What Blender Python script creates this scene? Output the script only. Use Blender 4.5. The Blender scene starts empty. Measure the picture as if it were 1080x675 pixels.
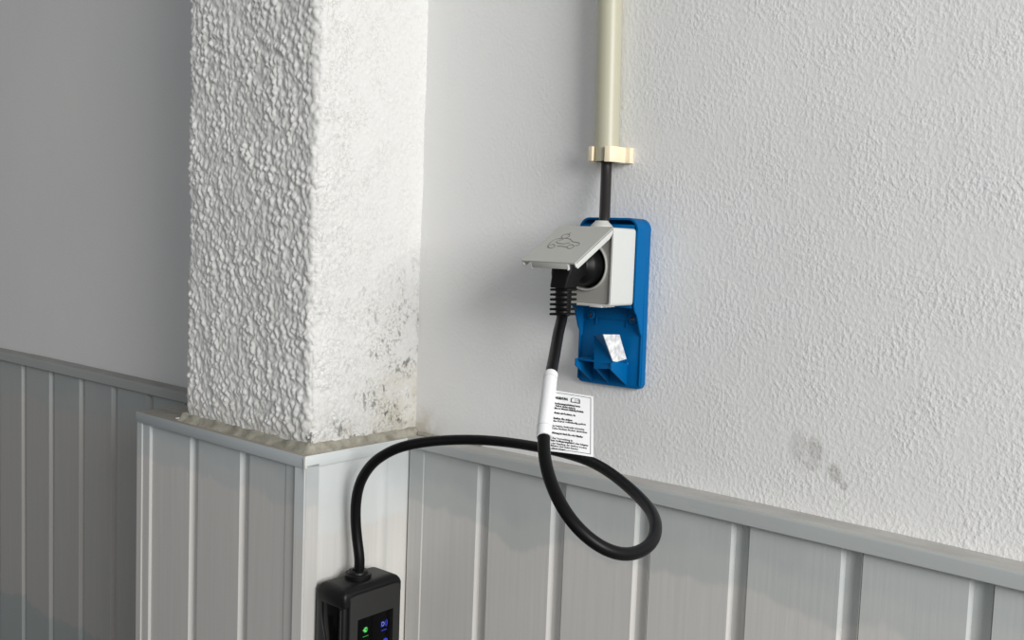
import bpy, bmesh, math, random
import numpy as np
from mathutils import Vector, Matrix

random.seed(7)
rng = np.random.RandomState(5)
SC = bpy.context.scene
COL = SC.collection

# ------------------------------------------------------------------ camera
CAP_Z = 1.0                       # height of the dado cap rail
CAM = Vector((0.0, -0.8, 1.21944))
YAW, PITCH, ROLL, FOC = 0.6722, 0.0781, 0.0373, 1041.58   # radians / pixels of a 1080 frame
fwd = Vector((-math.sin(YAW) * math.cos(PITCH), math.cos(YAW) * math.cos(PITCH), -math.sin(PITCH)))
rgt = Vector((math.cos(YAW), math.sin(YAW), 0))
upv = rgt.cross(fwd)
r2 = rgt * math.cos(ROLL) + upv * math.sin(ROLL)
u2 = -rgt * math.sin(ROLL) + upv * math.cos(ROLL)
cam_data = bpy.data.cameras.new('camera')
cam = bpy.data.objects.new('camera', cam_data)
COL.objects.link(cam)
cam_data.sensor_fit = 'HORIZONTAL'
cam_data.sensor_width = 36.0
cam_data.lens = FOC / 1080 * 36.0
cam_data.clip_start = 0.01
m = Matrix((r2, u2, -fwd)).transposed().to_4x4()
m.translation = CAM
cam.matrix_world = m
SC.camera = cam

# ------------------------------------------------------------------ light
world = bpy.data.worlds.new('world')
SC.world = world
world.use_nodes = True
bg = world.node_tree.nodes['Background']
bg.inputs[0].default_value = (0.96, 0.98, 1.0, 1)
bg.inputs[1].default_value = 0.225

def area(name, loc, target, sx, sy, power, col):
    ld = bpy.data.lights.new(name, 'AREA')
    ld.shape = 'RECTANGLE'
    ld.size, ld.size_y, ld.energy, ld.color = sx, sy, power, col
    o = bpy.data.objects.new(name, ld)
    COL.objects.link(o)
    o.location = loc
    d = Vector(target) - Vector(loc)
    o.rotation_euler = d.to_track_quat('-Z', 'Z').to_euler()
    return o

area('daylight_window', (2.1, -1.15, 1.85), (-0.8, -0.05, 1.15), 1.2, 1.3, 86, (1.0, 0.985, 0.96))
area('front_fill_light', (0.9, -2.9, 2.1), (-0.7, 0.0, 1.1), 1.6, 1.2, 9, (0.96, 0.97, 1.0))  # weak cool fill lamp, unseen, on the camera side

SC.view_settings.view_transform = 'Standard'
SC.view_settings.look = 'None'
SC.view_settings.gamma = 1
SC.view_settings.exposure = 0.0
try:
    SC.view_settings.use_curve_mapping = False
except Exception:
    pass

# ------------------------------------------------------------------ helpers
def link_mesh(name, me, mat=None, parent=None, smooth=False):
    o = bpy.data.objects.new(name, me)
    COL.objects.link(o)
    if mat:
        me.materials.append(mat)
    if parent:
        o.parent = parent
    if smooth:
        me.polygons.foreach_set('use_smooth', [True] * len(me.polygons))
    return o

def pyd(name, vs, fs, mat=None, parent=None, smooth=False, bevel=0, seg=2, fix=True):
    bm = bmesh.new()
    bv = [bm.verts.new(v) for v in vs]
    for f in fs:
        try:
            bm.faces.new([bv[i] for i in f])
        except ValueError:
            pass
    if fix:
        bmesh.ops.recalc_face_normals(bm, faces=bm.faces)
    if bevel:
        es = [e for e in bm.edges if len(e.link_faces) == 2 and e.calc_face_angle(0) > 0.3]
        bmesh.ops.bevel(bm, geom=es, offset=bevel, segments=seg, profile=0.5, affect='EDGES', clamp_overlap=True)
    me = bpy.data.meshes.new(name)
    bm.to_mesh(me)
    bm.free()
    o = link_mesh(name, me, mat, parent)
    if smooth:
        smooth_by_angle(me)
    return o

def smooth_by_angle(me, ang=0.7):
    me.polygons.foreach_set('use_smooth', [True] * len(me.polygons))
    bm = bmesh.new(); bm.from_mesh(me)
    for e in bm.edges:
        if len(e.link_faces) == 2:
            e.smooth = e.calc_face_angle(0) < ang
    bm.to_mesh(me); bm.free()

def box_data(a, b):
    x0, y0, z0 = a; x1, y1, z1 = b
    vs = [(x0, y0, z0), (x1, y0, z0), (x1, y1, z0), (x0, y1, z0), (x0, y0, z1), (x1, y0, z1), (x1, y1, z1), (x0, y1, z1)]
    fs = [(0, 3, 2, 1), (4, 5, 6, 7), (0, 1, 5, 4), (1, 2, 6, 5), (2, 3, 7, 6), (3, 0, 4, 7)]
    return vs, fs

def box(name, a, b, mat, parent=None, bevel=0.001, seg=2):
    vs, fs = box_data(a, b)
    return pyd(name, vs, fs, mat, parent, smooth=bevel > 0, bevel=bevel, seg=seg)

def prism(name, poly, vec, mat, parent=None, bevel=0, seg=2, smooth=True):
    """extrude a planar 3-D polygon by a vector"""
    n = len(poly)
    v = Vector(vec)
    vs = [Vector(p) for p in poly] + [Vector(p) + v for p in poly]
    fs = [tuple(range(n)), tuple(range(2 * n - 1, n - 1, -1))]
    fs += [(i, (i + 1) % n, n + (i + 1) % n, n + i) for i in range(n)]
    return pyd(name, vs, fs, mat, parent, smooth=smooth, bevel=bevel, seg=seg)

def lathe(name, prof, origin, axis, mat, parent=None, seg=40, xdir=None):
    """prof: list of (radius, height along axis)"""
    ax = Vector(axis).normalized()
    e1 = ax.orthogonal().normalized() if xdir is None else Vector(xdir)
    e2 = ax.cross(e1)
    o = Vector(origin)
    vs, fs = [], []
    for r, h in prof:
        for k in range(seg):
            t = 2 * math.pi * k / seg
            vs.append(o + ax * h + (e1 * math.cos(t) + e2 * math.sin(t)) * max(r, 1e-5))
    for i in range(len(prof) - 1):
        for k in range(seg):
            k2 = (k + 1) % seg
            fs.append((i * seg + k, i * seg + k2, (i + 1) * seg + k2, (i + 1) * seg + k))
    fs.append(tuple(range(seg)))
    fs.append(tuple(range(len(prof) * seg - 1, (len(prof) - 1) * seg - 1, -1)))
    return pyd(name, vs, fs, mat, parent, smooth=True)

def catmull(pts, n=12):
    P = [np.array(p, float) for p in pts]
    P = [2 * P[0] - P[1]] + P + [2 * P[-1] - P[-2]]
    out = []
    for i in range(1, len(P) - 2):
        a, b, c, d = P[i - 1], P[i], P[i + 1], P[i + 2]
        for k in range(n):
            t = k / n
            out.append(0.5 * ((2 * b) + (c - a) * t + (2 * a - 5 * b + 4 * c - d) * t * t + (3 * b - a - 3 * c + d) * t ** 3))
    out.append(P[-2])
    return [Vector(p) for p in out]

def tube(name, pts, rad, mat, parent=None, seg=20, closed=False, smooth_it=0):
    pts = [Vector(p) for p in pts]
    if smooth_it:
        for _ in range(smooth_it):
            q = pts[:]
            for i in range(1, len(pts) - 1):
                q[i] = (pts[i - 1] + pts[i] * 2 + pts[i + 1]) / 4
            pts = q
    n = len(pts)
    rr = rad if isinstance(rad, (list, tuple)) else [rad] * n
    tans = []
    for i in range(n):
        if closed:
            t = pts[(i + 1) % n] - pts[i - 1]
        else:
            t = pts[min(i + 1, n - 1)] - pts[max(i - 1, 0)]
        tans.append(t.normalized())
    nrm = tans[0].orthogonal().normalized()
    vs, fs = [], []
    for i in range(n):
        nrm = (nrm - tans[i] * nrm.dot(tans[i])).normalized()
        bn = tans[i].cross(nrm)
        for k in range(seg):
            a = 2 * math.pi * k / seg
            vs.append(pts[i] + (nrm * math.cos(a) + bn * math.sin(a)) * rr[i])
    rng_ = n if closed else n - 1
    for i in range(rng_):
        j = (i + 1) % n
        for k in range(seg):
            k2 = (k + 1) % seg
            fs.append((i * seg + k, i * seg + k2, j * seg + k2, j * seg + k))
    if not closed:
        fs.append(tuple(range(seg)))
        fs.append(tuple(range(n * seg - 1, (n - 1) * seg - 1, -1)))
    return pyd(name, vs, fs, mat, parent, smooth=True)

def thing(name, label, cat, loc, group=None):
    o = bpy.data.objects.new(name, None)
    o.empty_display_size = 0.02
    COL.objects.link(o)
    o.location = loc
    o['label'] = label
    o['category'] = cat
    if group:
        o['group'] = group
    return o

def adopt(o, parent):
    """parent keeping the world place"""
    o.parent = parent
    o.matrix_parent_inverse = Matrix.Translation(-parent.location)
    return o

# ------------------------------------------------------------------ materials
def new_mat(name, col, rough=0.5, metal=0, spec=None, emit=None, estr=1, coat=0):
    mt = bpy.data.materials.new(name)
    mt.use_nodes = True
    b = mt.node_tree.nodes['Principled BSDF']
    b.inputs['Base Color'].default_value = (*col, 1)
    b.inputs['Roughness'].default_value = rough
    b.inputs['Metallic'].default_value = metal
    if spec is not None:
        b.inputs['Specular IOR Level'].default_value = spec
    if coat:
        b.inputs['Coat Weight'].default_value = coat
        b.inputs['Coat Roughness'].default_value = 0.15
    if emit:
        b.inputs['Emission Color'].default_value = (*emit, 1)
        b.inputs['Emission Strength'].default_value = estr
    return mt

class NT:
    def __init__(s, mt):
        s.t = mt.node_tree; s.n = s.t.nodes; s.l = s.t.links
        s.b = s.n['Principled BSDF']
        s.geo = s.n.new('ShaderNodeNewGeometry')
        s.pos = s.geo.outputs['Position']
    def noise(s, scale, detail=3, rough=0.5, vec=None, dist=0):
        n = s.n.new('ShaderNodeTexNoise')
        n.inputs['Scale'].default_value = scale
        n.inputs['Detail'].default_value = detail
        n.inputs['Roughness'].default_value = rough
        n.inputs['Distortion'].default_value = dist
        s.l.new(vec or s.pos, n.inputs['Vector'])
        return n.outputs['Fac']
    def mapping(s, scale, loc=(0, 0, 0), vec=None, rot=(0, 0, 0)):
        n = s.n.new('ShaderNodeMapping')
        n.inputs['Scale'].default_value = scale
        n.inputs['Location'].default_value = loc
        n.inputs['Rotation'].default_value = rot
        s.l.new(vec or s.pos, n.inputs['Vector'])
        return n.outputs['Vector']
    def math(s, op, a, b=None, clamp=False):
        n = s.n.new('ShaderNodeMath'); n.operation = op; n.use_clamp = clamp
        for i, v in enumerate((a, b)):
            if v is None: continue
            if isinstance(v, (int, float)): n.inputs[i].default_value = v
            else: s.l.new(v, n.inputs[i])
        return n.outputs[0]
    def ramp(s, fac, stops):
        n = s.n.new('ShaderNodeValToRGB')
        e = n.color_ramp.elements
        while len(e) < len(stops): e.new(0.5)
        for i, (p, c) in enumerate(stops):
            e[i].position = p
            e[i].color = (c, c, c, 1) if isinstance(c, (int, float)) else (*c, 1)
        s.l.new(fac, n.inputs['Fac'])
        return n.outputs['Color']
    def mix(s, fac, a, b, typ='MIX'):
        n = s.n.new('ShaderNodeMix'); n.data_type = 'RGBA'; n.blend_type = typ
        for k, v in ((0, fac), (6, a), (7, b)):
            if isinstance(v, (int, float)): n.inputs[k].default_value = v
            elif isinstance(v, tuple): n.inputs[k].default_value = (*v, 1)
            else: s.l.new(v, n.inputs[k])
        return n.outputs[2]
    def sep(s, vec=None):
        n = s.n.new('ShaderNodeSeparateXYZ'); s.l.new(vec or s.pos, n.inputs[0]); return n.outputs
    def color(s, c): s.l.new(c, s.b.inputs['Base Color'])
    def rough(s, c): s.l.new(c, s.b.inputs['Roughness'])
    def bump(s, h, dist=0.001, strength=1.0):
        n = s.n.new('ShaderNodeBump')
        n.inputs['Distance'].default_value = dist
        n.inputs['Strength'].default_value = strength
        s.l.new(h, n.inputs['Height'])
        s.l.new(n.outputs[0], s.b.inputs['Normal'])
    def maprange(s, v, a, b, c=0.0, d=1.0, smooth=True):
        n = s.n.new('ShaderNodeMapRange')
        n.interpolation_type = 'SMOOTHSTEP' if smooth else 'LINEAR'
        for k, x in zip((1, 2, 3, 4), (a, b, c, d)): n.inputs[k].default_value = x
        s.l.new(v, n.inputs[0]); return n.outputs[0]

# painted main wall: white emulsion over an orange-peel plaster
M_wall = new_mat('white_wall_paint', (0.70, 0.71, 0.71), 0.62)
t = NT(M_wall)
big = t.noise(2.2, 2)
basec = t.mix(t.ramp(big, [(0.35, 0.0), (0.65, 1.0)]), (0.755, 0.76, 0.762), (0.795, 0.795, 0.785))
sx_, sy_, sz_ = t.sep()
# grey rubbed finger smudges low on the wall
def smudge(cx, cz, rx, rz, ang):
    c, s = math.cos(ang), math.sin(ang)
    dx = t.math('SUBTRACT', sx_, cx); dz = t.math('SUBTRACT', sz_, cz)
    a = t.math('DIVIDE', t.math('ADD', t.math('MULTIPLY', dx, c), t.math('MULTIPLY', dz, s)), rx)
    b = t.math('DIVIDE', t.math('SUBTRACT', t.math('MULTIPLY', dz, c), t.math('MULTIPLY', dx, s)), rz)
    d = t.math('ADD', t.math('MULTIPLY', a, a), t.math('MULTIPLY', b, b))
    return t.maprange(d, 1.3, 0.35)
sm = None
for args, w in (((-0.3070, 1.0560, 0.0075, 0.0115, 0.35), 0.75), ((-0.2890, 1.0390, 0.0055, 0.0095, 0.5), 0.9),
                ((-0.3220, 1.0560, 0.008, 0.015, 0.1), 0.45), ((-0.2810, 1.0300, 0.0035, 0.004, 0.5), 0.8),
                ((-0.3090, 1.0430, 0.009, 0.006, 0.2), 0.5)):
    k = t.math('MULTIPLY', smudge(*args), w)
    sm = k if sm is None else t.math('MAXIMUM', sm, k)
sm = t.math('MULTIPLY', sm, t.ramp(t.noise(420, 3), [(0.35, 0.45), (0.55, 1.0)]))
c1 = t.mix(t.math('MULTIPLY', sm, 0.65), basec, (0.34, 0.325, 0.30))
spk = t.ramp(t.noise(95, 2, 0.5, t.mapping((1, 1, 1), (3, 1, 2))), [(0.815, 0.0), (0.835, 1.0)])
c1 = t.mix(t.math('MULTIPLY', spk, 0.5), c1, (0.33, 0.31, 0.29))
dm = t.math('MULTIPLY', t.math('MULTIPLY', t.maprange(sx_, -0.715, -0.765), t.maprange(sz_, 1.045, 1.005)), t.math('MULTIPLY', t.maprange(sx_, -0.80, -0.775), t.ramp(t.noise(60, 3), [(0.38, 0.1), (0.6, 1.0)])))
c1 = t.mix(t.math('MULTIPLY', dm, 0.7), c1, (0.52, 0.46, 0.36))
t.color(c1)
grain = t.ramp(t.noise(300, 1.5, 0.5, t.mapping((1, 1, 0.8))), [(0.40, 0.0), (0.80, 1.0)])
grain = t.math('MULTIPLY', grain, t.ramp(t.noise(24, 2), [(0.35, 0.45), (0.65, 1.0)]))
h = t.math('ADD', grain, t.math('MULTIPLY', t.noise(95, 2), 0.5))
h = t.math('ADD', h, t.math('MULTIPLY', t.noise(12, 2), 2.5))
rmask = t.maprange(sx_, -0.8, -0.3, 0.35, 1.0)
t.bump(t.math('MULTIPLY', h, rmask), 0.0010, 0.5)

# rough pillar render: white, chalky, with grey-green mould specks low near the wall
M_pillar = new_mat('rough_white_render', (0.80, 0.80, 0.78), 0.8)
t = NT(M_pillar)
px_, py_, pz_ = t.sep()
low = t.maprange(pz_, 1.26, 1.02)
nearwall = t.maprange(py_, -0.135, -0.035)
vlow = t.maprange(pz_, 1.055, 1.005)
n1 = t.noise(330, 3, 0.6)
n2 = t.noise(38, 3, 0.6, t.mapping((1, 1, 1), (4, 2, 1)))
patch = t.ramp(n2, [(0.42, 0.0), (0.56, 1.0)])
base_ = t.math('MULTIPLY', t.maprange(pz_, 1.045, 1.010), t.maprange(px_, -0.783, -0.777))
fac = t.math('MULTIPLY', t.math('MAXIMUM', t.math('MULTIPLY', low, nearwall), base_), patch)
speck = t.math('MULTIPLY', t.ramp(n1, [(0.515, 0.0), (0.575, 1.0)]), fac)
blk = t.math('MULTIPLY', t.ramp(t.noise(150, 2, 0.5, t.mapping((1, 1, 0.6), (1, 5, 2))), [(0.60, 0.0), (0.63, 1.0)]), fac)
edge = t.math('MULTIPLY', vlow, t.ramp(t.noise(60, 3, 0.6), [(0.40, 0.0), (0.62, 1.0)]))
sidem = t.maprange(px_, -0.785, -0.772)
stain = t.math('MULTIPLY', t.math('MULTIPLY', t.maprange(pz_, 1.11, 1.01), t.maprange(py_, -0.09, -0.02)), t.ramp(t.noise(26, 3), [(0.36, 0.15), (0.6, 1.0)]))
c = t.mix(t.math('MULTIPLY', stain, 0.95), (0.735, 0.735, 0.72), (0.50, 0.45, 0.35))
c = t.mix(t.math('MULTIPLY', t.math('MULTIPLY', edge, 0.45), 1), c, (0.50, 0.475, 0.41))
pn = t.noise(150, 3, 0.55, t.mapping((1, 1, 1), (9, 1, 3)))
pit = t.ramp(pn, [(0.44, 0.0), (0.475, 1.0), (0.50, 1.0), (0.535, 0.0)])
pitm = t.math('MULTIPLY', t.math('MULTIPLY', t.ramp(t.noise(40, 2), [(0.40, 0.15), (0.58, 1.0)]), t.maprange(py_, -0.03, -0.13, 0.35, 1.0)), t.maprange(px_, -0.782, -0.776))
c = t.mix(t.math('MULTIPLY', t.math('MULTIPLY', pit, pitm), 0.42), c, (0.36, 0.36, 0.34))
c = t.mix(t.math('MULTIPLY', speck, 0.80), c, (0.30, 0.30, 0.26))
c = t.mix(t.math('MULTIPLY', blk, 0.85), c, (0.10, 0.10, 0.09))
t.color(c)
t.bump(t.math('ADD', t.noise(500, 3, 0.6), t.math('MULTIPLY', t.noise(180, 2), 1.2)), 0.0006, 0.6)

# old sealant round the pillar foot
M_caulk = new_mat('beige_sealant', (0.34, 0.32, 0.26), 0.75)
t = NT(M_caulk)
t.color(t.mix(t.ramp(t.noise(70, 4, 0.6), [(0.35, 0.0), (0.65, 1.0)]), (0.24, 0.225, 0.18), (0.43, 0.41, 0.345)))
t.bump(t.noise(120, 2), 0.0005, 0.4)

# dado paint: blue grey over warm grey, in brushed cloudy patches
def clad_mat(name, zlim, wob, top, low, low2=None, lowz=0.60):
    mt = new_mat(name, top, 0.38, spec=0.4)
    t = NT(mt)
    x, y, z = t.sep()
    w = t.math('MULTIPLY', t.math('SUBTRACT', t.noise(7, 4, 0.55, t.mapping((1, 1, 0.7))), 0.5), wob)
    w = t.math('ADD', w, t.math('MULTIPLY', t.math('SUBTRACT', t.noise(60, 2, 0.5, t.mapping((1, 1, 0.5))), 0.5), 0.014))
    zz = t.math('ADD', z, w)
    k = t.maprange(zz, zlim - 0.006, zlim + 0.004)
    streak = t.noise(1.0, 3, 0.6, t.mapping((240, 240, 5)))
    lo = t.mix(t.ramp(streak, [(0.3, 0.0), (0.7, 1.0)]), tuple(v * 0.965 for v in low), tuple(v * 1.035 for v in low))
    hi = t.mix(t.ramp(t.noise(14, 3, 0.6, t.mapping((1, 1, 0.6), (2, 1, 4))), [(0.4, 0.0), (0.6, 1.0)]), top, tuple(v * 1.06 for v in top))
    # a thinner, paler band straddling the brushed edge
    band = t.math('MULTIPLY', t.maprange(zz, zlim + 0.035, zlim + 0.018), k)
    hi = t.mix(t.math('MULTIPLY', band, 0.5), hi, tuple(a * 0.5 + b * 0.55 for a, b in zip(top, low)))
    c = t.mix(k, lo, hi)
    if low2:
        k2 = t.maprange(zz, lowz + 0.004, lowz - 0.006)
        c = t.mix(k2, c, low2)
    chip = t.ramp(t.noise(40, 4, 0.7, t.mapping((1.6, 1.6, 0.35), (7, 3, 1))), [(0.775, 0.0), (0.79, 1.0)])
    c = t.mix(t.math('MULTIPLY', chip, 0.5), c, (0.16, 0.15, 0.13))
    t.color(c)
    t.bump(t.math('ADD', t.noise(1.0, 3, 0.6, t.mapping((320, 320, 9))), t.math('MULTIPLY', t.noise(30, 2), 0.5)), 0.0003, 0.5)
    return mt

TOPC = (0.455, 0.48, 0.475)
LOWC = (0.595, 0.585, 0.565)
M_clad = clad_mat('grey_dado_paint', 0.925, 0.10, TOPC, LOWC)
M_clad_left_shaded = clad_mat('grey_dado_paint_far_shaded', 0.925, 0.08, (0.36, 0.385, 0.38), (0.42, 0.412, 0.398), (0.345, 0.375, 0.37), 0.575)  # same dado paint, colour darkened for the shade left of the pillar
M_clad_pillar = clad_mat('grey_dado_paint_pillar', 0.940, 0.10, (0.46, 0.49, 0.495), (0.575, 0.565, 0.545))
M_clad_side_lit = clad_mat('grey_dado_paint_side_lit', 0.912, 0.05, (0.65, 0.68, 0.685), (0.69, 0.68, 0.65))  # same dado paint, colour lightened for the light falling on this side

# cap rail: blue-grey face, worn brownish top
def cap_mat(name, face, top):
    mt = new_mat(name, face, 0.42)
    t = NT(mt)
    nz = t.sep(t.geo.outputs['Normal'])[2]
    k = t.maprange(nz, 0.30, 0.75)
    n = t.noise(1.0, 4, 0.6, t.mapping((18, 60, 220)))
    dirt = t.ramp(n, [(0.33, 0.0), (0.66, 1.0)])
    tp = t.mix(dirt, tuple(v * 0.86 for v in top), tuple(v * 1.08 for v in top))
    fc = t.mix(t.ramp(t.noise(9, 3), [(0.35, 0.0), (0.65, 1.0)]), face, tuple(v * 1.05 for v in face))
    c = t.mix(k, fc, tp)
    t.color(c)
    t.bump(n, 0.0004, 0.5)
    return mt
M_cap = cap_mat('cap_rail_paint', (0.41, 0.435, 0.435), (0.43, 0.42, 0.395))
M_cap_left_shaded = cap_mat('cap_rail_paint_far_shaded', (0.36, 0.375, 0.37), (0.30, 0.295, 0.28))  # far run of the same rail, its shade put into the colour
M_cap_pillar = cap_mat('cap_rail_paint_pillar', (0.43, 0.465, 0.48), (0.33, 0.30, 0.25))
M_cap_side_lit = cap_mat('cap_rail_paint_side_lit', (0.63, 0.67, 0.67), (0.40, 0.37, 0.31))  # side run of the same rail, brighter lighting painted into its colour
M_chip = new_mat('bare_paint_edge', (0.80, 0.78, 0.70), 0.7)

M_floor = new_mat('grey_floor', (0.16, 0.155, 0.15), 0.5)
t = NT(M_floor)
t.color(t.mix(t.noise(6, 4), (0.12, 0.118, 0.112), (0.20, 0.195, 0.185)))

M_conduit = new_mat('cream_conduit_plastic', (0.66, 0.635, 0.48), 0.38)
t = NT(M_conduit)
t.color(t.mix(t.noise(9, 3), (0.44, 0.425, 0.315), (0.49, 0.475, 0.37)))
M_clip = new_mat('peach_cream_plastic', (0.86, 0.74, 0.54), 0.42)
M_black_cable = new_mat('black_cable_rubber', (0.004, 0.004, 0.0045), 0.40, spec=0.18)
M_supply = new_mat('dark_grey_cable_sheath', (0.020, 0.018, 0.018), 0.38, spec=0.3)
M_plug = new_mat('black_plug_rubber', (0.004, 0.004, 0.0045), 0.42, spec=0.22)
M_blue = new_mat('blue_bracket_plastic', (0.0, 0.13, 0.40), 0.5, spec=0.1)
t = NT(M_blue)
t.color(t.mix(t.noise(30, 3), (0.0, 0.105, 0.305), (0.0, 0.115, 0.325)))
M_bluedark = new_mat('screw_hole_blue', (0.002, 0.03, 0.09), 0.4)
M_socket = new_mat('light_grey_socket_plastic', (0.60, 0.615, 0.60), 0.40)
M_socket_front = new_mat('mid_grey_socket_plastic', (0.33, 0.325, 0.30), 0.45)
M_lid = new_mat('grey_lid_plastic', (0.44, 0.44, 0.415), 0.42)
M_gland = new_mat('grey_gland_plastic', (0.50, 0.505, 0.48), 0.45)
M_emboss = new_mat('engraved_grey', (0.19, 0.19, 0.175), 0.5)
M_white = new_mat('white_label_film', (0.82, 0.83, 0.84), 0.35)
M_insert = new_mat('frosted_white_plastic', (0.72, 0.72, 0.72), 0.6)
t = NT(M_insert)
t.color(t.mix(t.ramp(t.noise(220, 3), [(0.35, 0.0), (0.65, 1.0)]), (0.52, 0.53, 0.55), (0.86, 0.86, 0.86)))
M_ink = new_mat('black_print', (0.02, 0.02, 0.02), 0.6)
M_shell = new_mat('charcoal_housing_plastic', (0.012, 0.0125, 0.0125), 0.36, spec=0.3)
M_bumper = new_mat('black_rubber_bumper', (0.005, 0.005, 0.0055), 0.42, spec=0.3)
M_panel = new_mat('dark_grey_front_panel', (0.026, 0.026, 0.025), 0.50, spec=0.3)
t = NT(M_panel)
t.bump(t.noise(900, 2), 0.0001, 0.4)
M_gloss = new_mat('glossy_black_screen', (0.001, 0.001, 0.0015), 0.12, spec=0.15)
M_green = new_mat('green_led', (0.01, 0.1, 0.01), 0.4, emit=(0.01, 0.60, 0.06), estr=0.36)
M_lgreen = new_mat('pale_green_led', (0.1, 0.3, 0.1), 0.4, emit=(0.30, 1.0, 0.35), estr=0.55)
M_blueled = new_mat('blue_led', (0.01, 0.01, 0.15), 0.4, emit=(0.03, 0.07, 0.95), estr=0.5)
M_lblue = new_mat('pale_blue_led', (0.05, 0.05, 0.2), 0.4, emit=(0.20, 0.30, 1.0), estr=0.6)
M_steel = new_mat('dark_screw_steel', (0.10, 0.11, 0.13), 0.35, metal=0.8)

# ------------------------------------------------------------------ noise (numpy)
def vnoise(u, v, seed):
    iu = np.floor(u).astype(np.int64); iv = np.floor(v).astype(np.int64)
    fu = u - iu; fv = v - iv
    fu = fu * fu * (3 - 2 * fu); fv = fv * fv * (3 - 2 * fv)
    def h(a, b):
        x = (a * 374761393 + b * 668265263 + seed * 1442695041) & 0xFFFFFFFF
        x = ((x ^ (x >> 13)) * 1274126177) & 0xFFFFFFFF
        return ((x ^ (x >> 16)) & 0xFFFFFF) / float(0xFFFFFF)
    return (h(iu, iv) * (1 - fu) + h(iu + 1, iv) * fu) * (1 - fv) + (h(iu, iv + 1) * (1 - fu) + h(iu + 1, iv + 1) * fu) * fv

def worley(u, v, seed):
    iu = np.floor(u).astype(np.int64); iv = np.floor(v).astype(np.int64)
    best = np.full(u.shape, 9.0)
    def h(a, b, s):
        x = (a * 374761393 + b * 668265263 + (seed + s) * 1442695041) & 0xFFFFFFFF
        x = ((x ^ (x >> 13)) * 1274126177) & 0xFFFFFFFF
        return ((x ^ (x >> 16)) & 0xFFFFFF) / float(0xFFFFFF)
    for a in (-1, 0, 1):
        for b in (-1, 0, 1):
            cx = iu + a; cy = iv + b
            d = (cx + h(cx, cy, 1) - u) ** 2 + (cy + h(cx, cy, 2) - v) ** 2
            best = np.minimum(best, d)
    return np.sqrt(best)

# ------------------------------------------------------------------ setting
PYAW = -0.028
cP, sP = math.cos(PYAW), math.sin(PYAW)

# main wall (one plane left and right of the pillar)
vs, fs = box_data((-3.2, 0.0, 0.0), (1.6, 0.16, 2.7))
wall = pyd('wall_back', vs, fs, M_wall)
wall['kind'] = 'structure'
vs, fs = box_data((-3.2, -3.6, -0.05), (3.0, 0.16, 0.0))
floor = pyd('floor', vs, fs, M_floor)
floor['kind'] = 'structure'

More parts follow.
